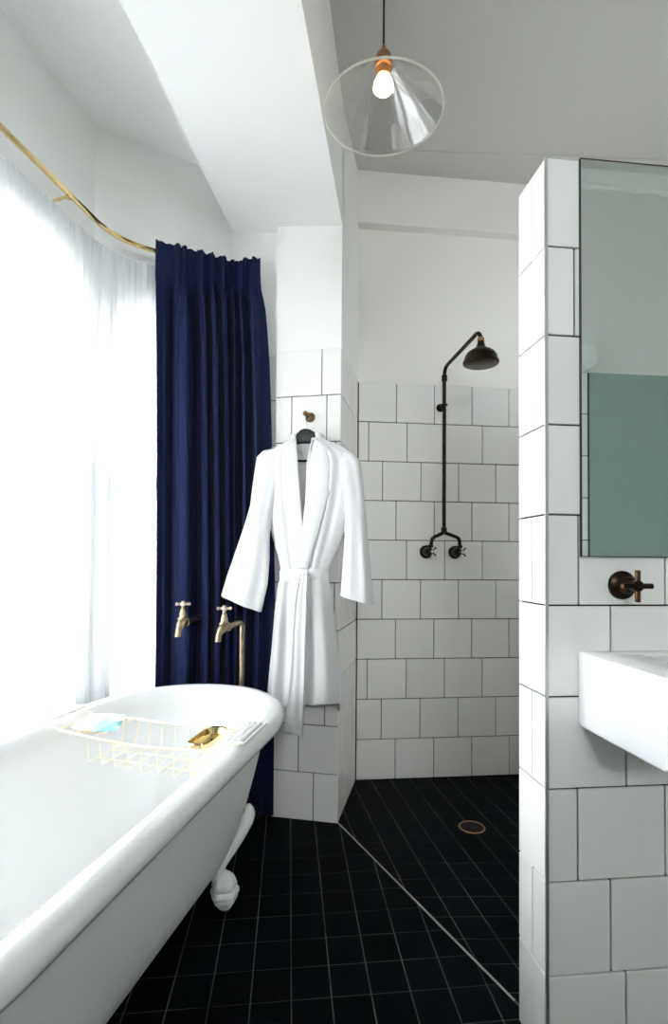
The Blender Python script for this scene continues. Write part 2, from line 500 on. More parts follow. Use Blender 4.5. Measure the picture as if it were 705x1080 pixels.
# ---- window walls of the bay
def wall_holes(name, p0, e, n, L, holes, top, thick=.16):
    """wall running from p0 along e, inner face through p0, n points into the room"""
    c = MB(); e = unit(e); n = unit(n); p0 = np.array(p0)
    def blk(a, b, z0, z1):
        if b-a < .001 or z1-z0 < .001: return
        c.obox(p0+e*(a+b)/2-n*thick/2+np.array([0, 0, (z0+z1)/2]), e*(b-a)/2, n*thick/2, (0, 0, (z1-z0)/2))
    cur = 0
    for (a, b, z0, z1) in holes:
        blk(cur, a, -.1, top); blk(a, b, -.1, z0); blk(a, b, z1, top); cur = b
    blk(cur, L, -.1, top)
    return struct(c.build(name, PAINT, smooth=None))
def window(idx, p0, e, n, a, b, z0, z1, tz):
    """sliding sash window set back in its opening: box frame, two sashes, panes"""
    e = unit(e); n = unit(n); p0 = np.array(p0)
    def bb(c, s0, s1, q0, q1, d0, d1):
        c.obox(p0+e*(s0+s1)/2-n*(d0+d1)/2+np.array([0, 0, (q0+q1)/2]), e*(s1-s0)/2, n*(d1-d0)/2, (0, 0, (q1-q0)/2), 0, .003)
    c = MB()
    t = .045
    bb(c, a, a+t, z0, z1, .05, .14); bb(c, b-t, b, z0, z1, .05, .14)
    bb(c, a+t, b-t, z1-t, z1, .05, .14); bb(c, a+t, b-t, z0, z0+t, .05, .14)
    fr = struct(c.build('window_%d' % idx, WOODW))
    for (q0, q1, d) in ((z0+t, tz+.025, .055), (tz-.02, z1-t, .095)):
        s_ = MB(); r = .04
        bb(s_, a+t, a+t+r, q0, q1, d, d+.035); bb(s_, b-t-r, b-t, q0, q1, d, d+.035)
        bb(s_, a+t+r, b-t-r, q0, q0+.05, d, d+.035); bb(s_, a+t+r, b-t-r, q1-.045, q1, d, d+.035)
        so = s_.build('sash', WOODW, fr)
        g_ = MB(); bb(g_, a+t+r-.004, b-t-r+.004, q0+.046, q1-.041, d+.015, d+.019)
        g_.build('pane', PANE, so)
    sl = MB(); bb(sl, a-.04, b+.04, z0-.03, z0, -.035, .06); sl.build('window_sill', WOODW, fr)
# ---- right and nook walls, rear wall
wall_holes('wall_right', (2.08, -4.4, 0), (0, 1, 0), (-1, 0, 0), 7.4, [(6.05, 6.5, 2.30, 2.68)], CEIL+.1, .12)
window(5, (2.08, -4.4, 0), (0, 1, 0), (-1, 0, 0), 6.05, 6.5, 2.30, 2.68, 2.49)  # unseen high window, added to brighten the shower
portal((2.21, 1.875, 2.49), (-1, 0, 0), .45, .38)
c = MB()
YN = -.16
c.box((1.30, YN-.12, -.1), (2.1, YN-.006, 2.0), 1)
c.box((1.30, YN-.12, 2.0), (2.1, YN, CEIL+.05), 2)
tiles(c, (1.30, YN, 0), (1, 0, 0), (0, 1, 0), .172, lambda k: [])
tiles(c, (1.30, YN, 0), (0, -1, 0), (-1, 0, 0), .12, lambda k: [])
c.box((1.482, YN-.11, 0), (2.09, YN-.001, 2.003), 3)
c.box((1.30, YN-.01, 2.885), (2.1, YN+.012, 2.90), 4)
c.box((1.30, YN-.01, 2.90), (2.1, YN+.03, 2.965), 4)
struct(c.build('wall_nook', [TILE, GROUT, ROOM_PAINT, TEAL, PAINT], smooth=None))

wA = P(.947, -4.7); wlen = 4.7-.337
wh = [(2.70, 3.34, .50, 2.22), (3.46, 4.26, .50, 2.22)]  # first opening is out of frame, added for more daylight
wall_holes('wall_left', wA, U3, -V3, wlen, wh, BAYC+.05)
TZ1 = 1.47
for i, h in enumerate(wh):
    window(i+1, wA, U3, -V3, h[0], h[1], h[2], h[3], TZ1)
    cc = wA+U3*(h[0]+h[1])/2+V3*.165+np.array([0, 0, (h[2]+h[3])/2])
    portal(cc, -V3, h[1]-h[0], h[3]-h[2])
cA = P(*A_); ce = P(*B_)-cA; ce = unit(ce); cnw = V3*cn[0]+U3*cn[1]
wall_holes('wall_canted', cA-ce*.0, ce, cnw, CL+.02, [(.055, .515, .50, 2.19)], BAYC+.05)
window(3, cA, ce, cnw, .055, .515, .50, 2.19, 1.42)
portal(cA+ce*.285-cnw*.165+np.array([0, 0, 1.305]), cnw, .46, 1.6)
# rear wall of the room, behind the viewer, with an unseen window added to light the room
RW = P(1.2, -4.6); RH = [(1.9, 2.9, 1.72, 2.86)]
wall_holes('wall_rear', RW, -V3, U3, 4.7, RH, CEIL+.1).data.materials[0] = ROOM_PAINT
window(4, RW, -V3, U3, 1.9, 2.9, 1.72, 2.86, 2.28)  # added window, a light source behind the viewer
portal(RW-V3*2.4-U3*.165+np.array([0, 0, 2.29]), U3, 1.0, 1.14)
c = MB()   # fills the outside of the bay corner
c.prism([tuple(cA[:2]), tuple((cA+V3*.17-U3*.0)[:2]), tuple((cA-cnw*.17)[:2])], -.1, BAYC+.05)
struct(c.build('trim_5', PAINT, smooth=None), 'corner post of the window bay')

# ============================================================ CURTAINS
def offset_line(d):                           # line parallel to the canted wall, d into the room
    return A_+cn*d, B_+cn*d
def path_vu(vs, d, u_start, s_end):
    """polyline along the window wall (v=vs) then the canted wall at distance d, rounded corner"""
    a, b = offset_line(d); dd = cd
    t = (vs-a[0])/dd[0]; k = a+dd*t
    end = a+dd*s_end
    return rounded([np.array([vs, u_start]), k, end], .13, 12)
def resample(pts, step):
    pts = [np.array(p) for p in pts]; seg = [np.linalg.norm(pts[i+1]-pts[i]) for i in range(len(pts)-1)]
    tot = sum(seg); n = int(tot/step); out = []
    for i in range(n+1):
        s_ = tot*i/n; k = 0
        while k < len(seg)-1 and s_ > seg[k]: s_ -= seg[k]; k += 1
        p = pts[k]+(pts[k+1]-pts[k])*(s_/seg[k]); t = (pts[k+1]-pts[k])/seg[k]
        out.append((p, np.array([t[1], -t[0]]) if True else None, tot*i/n))
    return out, tot
# brass rail
RZ = 2.352
rail_vu = path_vu(.842, .078, -3.25, .44)
rp = [P(q[0], q[1], RZ) for q in rail_vu]
rail = thing('curtain_rail', rp[0]*1.0, 'polished brass curtain rail curving round the window bay above the sheer curtain', 'curtain rail')
m = MB()
nrm = np.array([0, 0, 1.0])
ringsx = []
for i, q in enumerate(rp):
    t = unit(rp[min(i+1, len(rp)-1)]-rp[max(i-1, 0)]); s_ = np.cross(t, nrm)
    w2, h2 = .0045, .0085
    pr = [(-w2, -h2), (w2, -h2), (w2*1.5, -h2*.5), (w2*.7, 0), (w2*1.5, h2*.5), (w2, h2), (-w2, h2), (-w2*1.2, 0)]
    ringsx.append([q+s_*a+nrm*b for a, b in pr])
m.loft(ringsx)
m.build('rail', BRASS, rail, smooth=30)
for uu in (-2.6, -1.7, -.62):
    m = MB()
    a = P(.842, uu, RZ-.004); b = P(.947, uu, RZ-.020)
    m.obox((a+b)/2, (b-a)/2, U3*.005, (0, 0, .003))
    m.lathe([(.0, 0), (.014, 0), (.014, .004), (.006, .006), (0, .006)], P(.947, uu, RZ-.02), -V3, 20)
    m.obox(P(.846, uu, RZ-.006), V3*.009, U3*.009, (0, 0, .009), 0, .002)
    m.build('bracket', BRASS, rail)
# sheer
pts, tot = resample(path_vu(.886, .030, -3.2, .36), .006)
ph = [random.uniform(0, 6.28) for _ in range(8)]
def sheer_off(s_, z):
    k = .35+.65*min(1, (2.31-z)/.5)
    return k*(.010*sin(s_*78+ph[0]+.35*sin(s_*9+ph[1]))+.006*sin(s_*121+ph[2]+1.3*sin(s_*5))+.004*sin(s_*41+ph[3]))+.0025*sin(s_*260+ph[4])
zs = [2.312, 2.30, 2.285, 2.265, 2.24, 2.21, 2.17, 2.1, 2.0, 1.8, 1.5, 1.2, .9, .6, .3, .02]
def sheer_mesh(zs, extra=0):
    m = MB(); nn = len(pts); vs = []; fs = []
    for z in zs:
        for (p, n_, s_) in pts:
            q = p+n_*(sheer_off(s_, z)+extra*(sin(s_*520)*.5+1))
            vs.append(P(q[0], q[1], z+(.004*sin(s_*300) if z > 2.31 else 0)))
    for i in range(len(zs)-1):
        for j in range(nn-1): fs.append((i*nn+j, i*nn+j+1, (i+1)*nn+j+1, (i+1)*nn+j))
    m.add(vs, fs); return m
sh = thing('sheer_curtain', P(.86, -1.6, .02), 'white sheer voile curtain drawn across the bright bay window', 'curtain')
sheer_mesh(zs).build('voile', SHEER, sh)
sheer_mesh([2.316, 2.30, 2.28, 2.26, 2.242], .0022).build('heading_tape', SHEERTAPE, sh)
# dark pole of the sheer is thin white track
m = MB(); m.tube([P(q[0], q[1], 2.318) for q in path_vu(.892, .026, -3.2, .36)], .004, 8)
m.build('track', PLASTIC, sh)

# navy curtain: its rail line follows the canted wall, then turns along the nib
a_, b_ = offset_line(.078)
sk_ = (-.040-a_[1])/cd[1]                   # where the line turns along the nib face
kpt = a_+cd*sk_
def base(s_):
    if s_ <= sk_: return a_+cd*s_, cn
    t = min(1, (s_-sk_)/.05)
    n2 = unit(cn*(1-t)+np.array([0, -1.0])*t)
    return kpt+np.array([-(s_-sk_), .15*(s_-sk_)*(1-t)]), n2
def pix(p):
    d = p-EYE; z = d @ fw; return CX+F_PX*(d @ RT)/z
def s_at(x, z, off=0.0):
    lo, hi = -.15, 1.2
    for _ in range(30):
        m_ = (lo+hi)/2; q, n_ = base(m_); q = q+n_*off
        if pix(P(q[0], q[1], z)) < x: lo = m_
        else: hi = m_
    return lo
KT = [(163, .020), (172, .006), (182, -.020), (187, .030), (195, .050), (199, -.015), (205, -.030), (210, .030), (214, .050), (218, -.030), (222, .045), (225, .048), (229, -.030), (234, .046), (237, .044), (241, -.030), (246, .044), (250, -.028), (256, .042), (261, -.02), (267, .034), (273, -.010), (280, -.02)]
KL = [(165, .022), (172, .006), (181, -.026), (186, .034), (198, .056), (202, -.020), (209, -.034), (213, .036), (219, .052), (223, -.032), (227, .048), (231, .050), (235, -.032), (239, .048), (242, .046), (246, -.032), (250, .046), (255, -.026), (260, .040), (266, -.022), (273, .028), (281, -.008), (290.5, -.008)]
st = [s_at(x, 2.05, o) for x, o in KT]; sl_ = [s_at(x, .95, o) for x, o in KL]
ot = [o for _, o in KT]; ol = [o for _, o in KL]
zc = [2.388, 2.38, 2.36, 2.34, 2.32, 2.30, 2.285, 2.27, 2.25, 2.22, 2.18, 2.12, 2.04, 1.94, 1.8, 1.6, 1.4, 1.2, 1.0, .8, .6, .4, .2, .02]
SUB = 20; NK = len(KT)-1; NS = SUB*NK
m = MB(); vs = []; fs = []
for z in zc:
    t = min(1, max(0, (2.25-z)/1.35)); t2 = t**.75
    blend = min(1, max(0, (2.290-z)/.12)); blend = blend*blend*(3-2*blend)
    hw_ = min(1, max(0, (z-1.95)/.4))
    for i in range(NS+1):
        k = min(NK-1, i//SUB); f = i/SUB-k; c3 = (1-cos(pi*f))/2
        def val(arr): return arr[k]*(1-f)+arr[k+1]*f
        def vals(arr): return arr[k]*(1-c3)+arr[k+1]*c3
        s_ = val(st)*(1-t2)+val(sl_)*t2
        s_top = st[0]+(s_-st[0])*(1-.028*hw_*1.0)
        off_ = (vals(ot)*(1-t2)+vals(ol)*t2)*1.12
        off_ += .003*sin(s_*90+z*1.7)*blend
        h0 = .017+.002*sin(s_*40)
        # triple pinch at every crest of the heading
        for kk in range(3, NK, 1):
            if ot[kk] > .025:
                d_ = (s_top-st[kk])/.010
                if abs(d_) < 1: h0 += .022*(.5+.5*abs(cos(d_*pi*1.5)))*(1-d_*d_)**.5
        pinch = sin(pi*min(1, max(0, (2.33-z)/.12))) if 2.21 < z < 2.33 else 0
        o2 = h0*(1-blend)+off_*blend*(1-.25*pinch)
        q, n_ = base(s_top)
        q = q+n_*o2
        zz_ = z+(.0018*sin(s_*210)+.0015*sin(s_*90) if z > 2.385 else 0)
        vs.append(P(q[0], q[1], zz_))
n = NS+1
for i in range(len(zc)-1):
    for j in range(NS): fs.append((i*n+j, i*n+j+1, (i+1)*n+j+1, (i+1)*n+j))
m.add(vs, fs)
lead, end = st[0], st[-1]
cu = thing('navy_curtain', P(*(a_+cd*(lead+end)/2), .02), 'long navy blue pinch pleated curtain hanging beside the window behind the taps', 'curtain')

o = m.build('drape', NAVY, cu, smooth=60)
md = o.modifiers.new('thickness', 'SOLIDIFY'); md.thickness = .003; md.offset = 0

# ============================================================ BATH
BC = .413; BH = .350; BT = -.227; BL = 1.86; BZ = .612
def bath_ring(hw, tip_f, tip_n, z, ex=2.25, N=112, bf=None):
    """closed outline in (v,u): straight sides, rounded ends; z constant"""
    out = []
    rf = bf if bf else hw*.9
    for i in range(N):
        a = 2*pi*i/N
        ca, sa = cos(a), sin(a)
        x = np.sign(ca)*abs(ca)**(2/ex)*hw
        y = np.sign(sa)*abs(sa)**(2/ex)*rf
        u = (tip_f-rf)+y if sa >= 0 else (tip_n+rf)+y
        out.append(P(BC+x, u, z))
    return out
fa, ne = BT, BT-BL
tub = thing('bathtub', P(BC, BT-BL/2, 0), 'white freestanding roll top bath with claw feet beside the window', 'bathtub')
prof = [  # (inset from outer rim, z) from under the outside, over the rolled rim, down inside
    (.215, .148), (.190, .152), (.165, .165), (.140, .20), (.118, .26), (.100, .33), (.086, .40), (.074, .47), (.066, .53), (.060, .562),
    (.040, .560), (.016, .561), (.004, .567), (.0, .578), (.003, .594), (.014, .606), (.030, .612), (.046, .611), (.060, .604), (.072, .590), (.082, .565),
    (.094, .50), (.108, .42), (.124, .34), (.145, .27), (.175, .225), (.215, .205), (.27, .198)]
m = MB(); rings = []
for k, (ins, z) in enumerate(prof):
    low = max(0, (.56-z)/.41)
    endin = ins+.12*low**1.3
    rings.append(bath_ring(max(.02, BH-ins), fa-endin, ne+endin, z, 2.15, 112, max(.03, .46-ins*1.1)))
m.loft(rings, True, True)
nfo = 9*112
shell = m.build('shell', [ENAMEL, TUBOUT], tub, smooth=50)
for i, p_ in enumerate(shell.data.polygons):
    if i < nfo: p_.material_index = 1
def claw(sv, u, su):
    """cast claw foot: scrolled bracket up the hull and a ribbed ball foot"""
    m = MB()
    base = np.array([BC+sv*.150, u])
    def q(o_, l_, z): return P(base[0]+sv*o_, base[1]+su*l_, z)      # o_ outwards, l_ towards the bath end
    pts_ = [q(.070, .088, .300), q(.076, .084, .272), q(.066, .070, .238), q(.052, .052, .205), q(.032, .030, .170), q(.014, .008, .140), q(.006, .0, .11), q(.010, .006, .08)]
    pth = bez(pts_, 6); nn = len(pth)
    rr = [(.006+.016*sin(pi*min(1, (i+.5)/9)/2))*(1-.15*sin(i/nn*pi)) if i < 9 else .0215-.006*sin(pi*(i-9)/(nn-9)) for i in range(nn)]
    m.tube(pth, rr, 16)
    # ball and claw: stacked flared ribs narrowing to the toe
    cpt = q(.024, .012, 0)
    lean = unit(q(.024, .012, 0)-q(.012, .0, .10))
    pr = [(.004, .118), (.018, .114), (.027, .102), (.031, .090), (.034, .078), (.031, .072), (.038, .062), (.0385, .055), (.033, .050), (.034, .042), (.031, .034), (.024, .029), (.024, .022), (.018, .014), (.010, .006), (.004, .0)]
    rg = []
    for (r, h) in pr:
        cpt2 = q(.020+.010*(1-h/.118), .010, h); r = r*1.12
        rg.append([cpt2+r*(V3*cos(a)*1.0+U3*sin(a)*1.12)*(1+.07*cos(5*a)) for a in [2*pi*k/40 for k in range(40)]])
    m.loft(rg[::-1])
    return m
for sv, u, su in ((-1, -.635, 1), (1, -.635, 1), (-1, -1.72, -1), (1, -1.72, -1)):
    claw(sv, u, su).build('claw_foot', TUBOUT, tub, smooth=60)
m = MB(); m.lathe([(0, 0), (.026, 0), (.026, .004), (.018, .006), (0, .006)], P(BC, -.62, .1985), (0, 0, 1), 28)
m.build('waste_plug', CHROME, tub)

# ---- bath caddy: gold wire basket with two white end rests
CZ = .622; BZC = .602
def cp(x, y, z): return at_z(x, y, z)
cad = thing('bath_caddy', P(.42, -.83, CZ), 'pale gold wire bath caddy laid across the bath', 'bath caddy')
uN, uF = -.905, -.735                       # near and far rails
vL, vR = .655, .150
m = MB()
WR = .0021
vs_ = [.18, .212, .35, .514, .655]
def uN_(v): return float(np.interp(v, vs_, [-.925, -.930, -.928, -.897, -.862]))
def uF_(v): return float(np.interp(v, vs_, [-.744, -.742, -.730, -.706, -.700]))
vL, vR = .655, .155
for fu in (uN_, uF_):
    m.tube(bez([P(v, fu(v), BZC-.004*sin(pi*(v-vR)/(vL-vR))) for v in np.linspace(vL, vR, 9)], 4), WR*1.6, 10)
for v in (vL, .575, .505, .235, vR):
    m.tube([P(v, uN_(v), BZC), P(v, uF_(v), BZC)], WR, 8)
nb_ = 8
for i in range(nb_):
    v = .54-(.54-.215)*i/(nb_-1)
    m.tube(rounded([P(v, uN_(v), BZC), P(v, uN_(v)+.008, BZC-.077), P(v, uF_(v)-.015, BZC-.077), P(v, uF_(v), BZC)], .012, 5), WR*.8, 8)
for du in (.05, .12):
    m.tube([P(.54, uN_(.54)+du, BZC-.077), P(.215, uN_(.215)+du, BZC-.077)], WR*.8, 8)
for v0, v1 in ((vL, .752), (vR, .082)):
    for fu in (uN_, uF_):
        m.tube(rounded([P(v0, fu(v0), BZC), P(v0+(v1-v0)*.35, fu(v0), BZC+.016), P(v1, fu(v0), CZ)], .012, 5), WR, 8)
m.build('wire_basket', CREAMWIRE, cad)
for v0, v1, ua, ub in ((.694, .766, uN_(vL), uF_(vL)), (.072, .122, -.905, -.748)):
    m = MB()
    for k in range(4) if v0 < .5 else (0, 3):
        v = v0+(v1-v0)*k/3
        m.tube([P(v, ua-.006, CZ), P(v, ub+.012, CZ)], .0040 if k in (0, 3) else .0065, 10)
    m.tube([P(v0, ua-.006, CZ), P(v1, ua-.006, CZ)], .0040, 10)
    m.tube([P(v0, ub+.012, CZ), P(v1, ub+.012, CZ)], .0040, 10)
    o = m.build('end_rest', PLASTIC, cad); o['label'] = 'white plastic coated end rest'
def tray(va, vb, ua, ub, name, mt):
    m = MB(); cv, cu_ = (va+vb)/2, (ua+ub)/2; hv, hu = (va-vb)/2, (ub-ua)/2
    rg = []
    for s_, z in ((1.10, .002), (1.08, .006), (1.0, .004), (.90, -.012), (.80, -.014), (.80, -.012), (.88, -.010), (.96, .003)):
        rg.append([P(cv+np.sign(cos(a))*abs(cos(a))**.5*hv*s_, cu_+np.sign(sin(a))*abs(sin(a))**.5*hu*s_, BZC+.006+z) for a in [2*pi*k/32 for k in range(32)]])
    m.loft(rg, True, False); m.add(rg[4], [tuple(range(32))]); m.add(rg[5], [tuple(range(31, -1, -1))])
    return m.build(name, mt, cad)
tray(.615, .520, -.865, -.725, 'sachet_tray', CREAMWIRE)
tray(.232, .172, -.915, -.770, 'soap_tray', BRASS)
sp_ = MB(); sc_ = P(.205, -.872, BZC+.003)
sp_.obox(sc_, V3*.014, U3*.026, (0, 0, .008), 0, .004)
tag(sp_.build('soap_bar', SOAPM, origin=sc_), 'small amber soap bar lying in the brass tray of the bath caddy', 'soap')
def packet(px_, z, hw, hl, ang, mt, label, tilt):
    c_ = at_z(px_[0], px_[1], z)
    a = V3*cos(ang)+U3*sin(ang); b = -V3*sin(ang)+U3*cos(ang); b = unit(b+np.array([0, 0, tilt])); n_ = np.cross(a, b); n_ /= np.linalg.norm(n_)
    m = MB(); rg = []; N = 12
    for top in (1, -1):
        g_ = []
        for i in range(N+1):
            for j in range(N+1):
                s_, t_ = 2*i/N-1, 2*j/N-1
                th = .0055*max(0, (1-s_**2)*(1-t_**2))**.6+.0004
                g_.append(c_+a*s_*hw+b*t_*hl+n_*(th*top+.0012*sin(s_*5+t_*4)))
        fs_ = []
        for i in range(N):
            for j in range(N):
                f_ = (i*(N+1)+j, (i+1)*(N+1)+j, (i+1)*(N+1)+j+1, i*(N+1)+j+1)
                fs_.append(f_ if top == 1 else f_[::-1])
        m.add(g_, fs_)
    return tag(m.build('bath_salt_sachet', mt, origin=c_, smooth=60), label, 'sachet', 'sachets on the bath caddy')
packet((97, 761), .642, .031, .046, .2, LILAC, 'pale lilac sachet on the bath caddy, left of the aqua sachet', .12)
packet((114, 765), .640, .033, .040, -.35, AQUA, 'aqua patterned sachet on the bath caddy, right of the lilac one', .10)

# ---- standpipe taps
def bath_tap(name, pb, pp, zt, ztop, label, pipe_u, arm_down=True):
    """pb: body centre (3D), pp: standpipe xy (3D point), zt spout height"""
    t = thing(name, (pp[0], pp[1], 0), label, 'tap', 'brass taps over the end of the bath')
    d = unit(np.array([pb[0]-pp[0], pb[1]-pp[1], 0]))
    m = MB()
    m.tube(rounded([np.array([pp[0], pp[1], 0.0]), np.array([pp[0], pp[1], pb[2]+.012]), pb+np.array([0, 0, -.004])], .028, 10), .0105, 16)
    m.lathe([(.0, 0), (.024, 0), (.024, .006), (.014, .012), (.0, .012)], (pp[0], pp[1], 0), (0, 0, 1), 24)
    m.build('standpipe', AGED, t)
    m = MB()     # bib tap body: collar, valve barrel and down-turned nozzle
    m.lathe([(.0105, 0), (.0165, .001), (.0165, .007), (.012, .009)], pb-d*.030, -d*-1, 24)
    sp2 = bez([pb-d*.026, pb, pb+d*.020+np.array([0, 0, -.008]), pb+d*.034+np.array([0, 0, -.028]), pb+d*.036+np.array([0, 0, -.046])], 8)
    n_ = len(sp2)
    m.tube(sp2, [.0125+.006*sin(pi*min(1, i/(n_*.6))) if i < n_*.6 else .0125-.001*(i/n_) for i in range(n_)], 18)
    m.lathe([(.011, -.048), (.0125, -.048), (.0125, -.041), (.011, -.040)], pb+d*.036, (0, 0, 1), 20)
    m.lathe([(.016, .0), (.0165, .012), (.021, .014), (.021, .019), (.0145, .021), (.0135, .038), (.0105, .043), (.0105, .050), (.0065, .054), (.0065, .068)], pb, (0, 0, 1), 24)
    m.build('spout_body', AGED, t)
    m = MB()
    hc = pb+np.array([0, 0, .073])
    m.ball(hc, .0115, 12, sq=.85); m.lathe([(.006, .006), (.0065, .011), (.0, .0125)], hc, (0, 0, 1), 16)
    for k in range(4):
        a = k*pi/2+.25; dd = np.array([cos(a), sin(a), 0])*1.0
        m.tube([hc+dd*.006, hc+dd*.014, hc+dd*.021, hc+dd*.026, hc+dd*.029], [.0048, .0046, .0064, .0070, .0025], 12)
    m.build('cross_handle', PALEBRASS, t)
uB = -.295
pb2 = at_u(236.5, 662, uB); pp2 = at_u(255, 700, -.175)
bath_tap('bath_tap', pb2, pp2, .8, .8, 'aged brass bath tap on a bare standpipe, the right one of the pair', -.175)
pb1 = at_u(193, 657, uB+.0); pp1 = P(.560, -.058, 0)
bath_tap('bath_tap', pb1, pp1, .8, .8, 'aged brass bath tap whose arm comes out between the navy curtain folds', -.11)

# ============================================================ ROBE, HANGER, HOOK
HK = at_u(327.5, 440.5, 0)
hook = thing('robe_hook', HK, 'round aged brass robe hook screwed to the white tile above the hanger', 'hook')
m = MB()
m.lathe([(0, 0), (.021, 0), (.0215, .003), (.018, .006), (.012, .009), (.007, .012), (.0, .013)], HK, -U3, 32)
m.build('wall_plate', HOOKM, hook)
m = MB()
nd = unit(-U3+V3*.18)
m.tube(bez([HK-U3*.008, HK-U3*.030+V3*.004, HK-U3*.045+V3*.008+np.array([0, 0, .004])], 6), .005, 12)
m.ball(HK-U3*.049+V3*.010+np.array([0, 0, .006]), .0105, 12)
m.tube(bez([HK-U3*.02, HK-U3*.034+np.array([0, 0, -.014]), HK-U3*.048+np.array([0, 0, -.010])], 6), .0035, 10)
m.build('knob', HOOKM, hook)
HU = -.075
hcx = at_u(322, 452, HU)
hang = thing('clothes_hanger', hcx, 'black clothes hanger hanging from the brass hook inside the white robe', 'clothes hanger')
def R(x, y, u=-.075): return at_u(x, y, u)
m = MB()
sec = [(R(277, 484), .010, .007), (R(288, 477), .018, .009), (R(300, 471), .024, .011), (R(309, 467), .034, .012), (R(314, 463.0), .050, .012), (R(318, 460.5), .060, .012), (R(322, 460), .064, .012),
       (R(327, 460.3), .060, .012), (R(332, 462), .050, .012), (R(338, 467), .032, .012), (R(350, 472), .024, .011), (R(366, 478), .018, .009), (R(373, 483), .010, .007)]
rg = []
for p_, h_, d_ in sec:
    rg.append([p_+np.array([0, 0, 1])*h_*.5*np.sign(cos(a))*abs(cos(a))**.6*(1 if cos(a) > 0 else 1)-U3*d_*sin(a) for a in [2*pi*k/16 for k in range(16)]])
m.loft(rg)
m.build('shoulders', BLACK, hang, smooth=50)
m = MB(); m.tube([R(281, 486), R(369, 486)], .0042, 10); m.build('trouser_bar', BLACK, hang)
m = MB()
t0 = R(323.5, 452)
hp = HK-U3*.036
m.tube(bez([t0, t0+np.array([0, 0, .018]), hp+V3*.011+np.array([0, 0, -.004]), hp+V3*.008+np.array([0, 0, .010]), hp+np.array([0, 0, .013])-V3*.004, hp-V3*.010+np.array([0, 0, .006])], 8), .0017, 8)
m.build('hanger_hook', CHROME, hang)

robe = thing('bathrobe', R(320, 740, -.07), 'white terry bathrobe with tied belt hanging on the black hanger', 'bathrobe')
# body outline (pixel rows on the robe plane), image-left edge and right edge, depth front
RU = -.085
body = [ # y, xl, xr, depth front, depth back, gap half width px, gap centre px
    (463.5, 306, 340, .016, .014, 9.5, 322), (468, 297, 350, .022, .016, 9.3, 322.3), (473, 288, 361, .028, .018, 8.6, 322), (480, 279, 372, .032, .020, 7.8, 321.5), (490, 277, 377, .036, .022, 6.4, 321),
    (505, 278, 376, .040, .024, 4.6, 321), (520, 280, 373, .044, .025, 3.2, 320.8), (535, 282, 370, .047, .026, 1.6, 320.3), (550, 285, 366, .050, .026, .5, 320), (565, 288, 361, .052, .027, 0, 319),
    (580, 292, 355, .052, .028, 0, 318.5), (592, 295.5, 349.5, .050, .028, 0, 318.5), (602, 297.5, 345.5, .047, .028, 0, 318.5), (609, 297, 346, .048, .028, 0, 318.5), (620, 294, 348.5, .052, .030, 0, 318.5),
    (640, 291.5, 351.5, .056, .032, 0, 318.5), (660, 290, 353.5, .058, .034, 0, 318.5), (685, 288, 356, .060, .035, 0, 318.5), (710, 285.5, 358.5, .062, .036, 0, 318.5), (728, 284, 359.2, .062, .036, 0, 318.5), (741, 284, 358, .062, .036, 0, 318.5)]
ys = np.array([b[0] for b in body], float)
def bi(y, k): return float(np.interp(y, ys, [b[k] for b in body]))
NR = 150; NB = 97
m = MB(); rings = []
for i in range(NR+1):
    y = 463.5+(741-463.5)*i/NR
    L, Rr = R(bi(y, 1), y, RU), R(bi(y, 2), y, RU)
    lv, rv = (L-N0) @ V3, (Rr-N0) @ V3
    c_, hw = (lv+rv)/2, (lv-rv)/2
    df, db = bi(y, 3), bi(y, 4)
    gc = (R(bi(y, 6), y, RU)-N0) @ V3; gh = bi(y, 5)*.0040
    tw = (y-602)/60
    amp = .0055+.011*min(1, abs(tw)) if y > 602 else .0065+.0065*min(1, abs(tw)*.7)
    ring = []
    zb = L[2]*.5+Rr[2]*.5
    for j in range(NB):
        # j from front edge (image-right flap) round the back to the image-left flap
        t = j/(NB-1)
        a = -pi/2+0+2*pi*t                     # -pi/2 = front centre
        ca, sa = cos(a), sin(a)
        ex = .72
        x = np.sign(ca)*abs(ca)**ex*hw
        v = c_-x
        front = sa < 0
        yy = (np.sign(sa)*abs(sa)**.8)*(df if front else db)
        # folds: gather towards the waist
        fx = (v-c_)/max(hw, .01)
        if y < 602:
            fold_ = sin(fx*11+1.2+.8*sin(y*.02))*.6+sin(fx*23+.5)*.25+.4*sin(fx*5+y*.012)
        else:
            fold_ = sin(fx*9+.6)*.8+sin(fx*17+2)*.3
        wgt = abs(sa)**.5
        dsp = amp*fold_*wgt*(1 if front else .3)
        uu = RU+(yy-dsp if front else yy*1.0)
        if front:                              # open the front to the gap; the flap on the right lies over
            side_ = 1 if t < .5 else -1        # t<.5 : image-right flap (smaller v)
            prox = max(0, 1-abs(v-gc)/(gh+.05))
            if side_ > 0: v = min(v, gc-gh+.004); uu -= .004*prox if gh <= .002 else 0
            else: v = max(v, gc+gh-(.012 if gh <= .002 else 0)); uu += .003*prox if gh <= .002 else 0
        hem = 0
        if y > 728:
            hz = (y-728)/13
            hem = hz*(-.012 if (v > gc+.0 and front) else (.008 if front else -.02))+hz*.005*sin(fx*7)
        # shoulder slope: neck region back lower
        zz_ = zb+hem
        ring.append(P(v, uu, zz_))
    rings.append(ring)
m.loft(rings, False, False)
rb = m.build('body', TERRY, robe, smooth=80)
md = rb.modifiers.new('cloth', 'SOLIDIFY'); md.thickness = .005; md.offset = 0
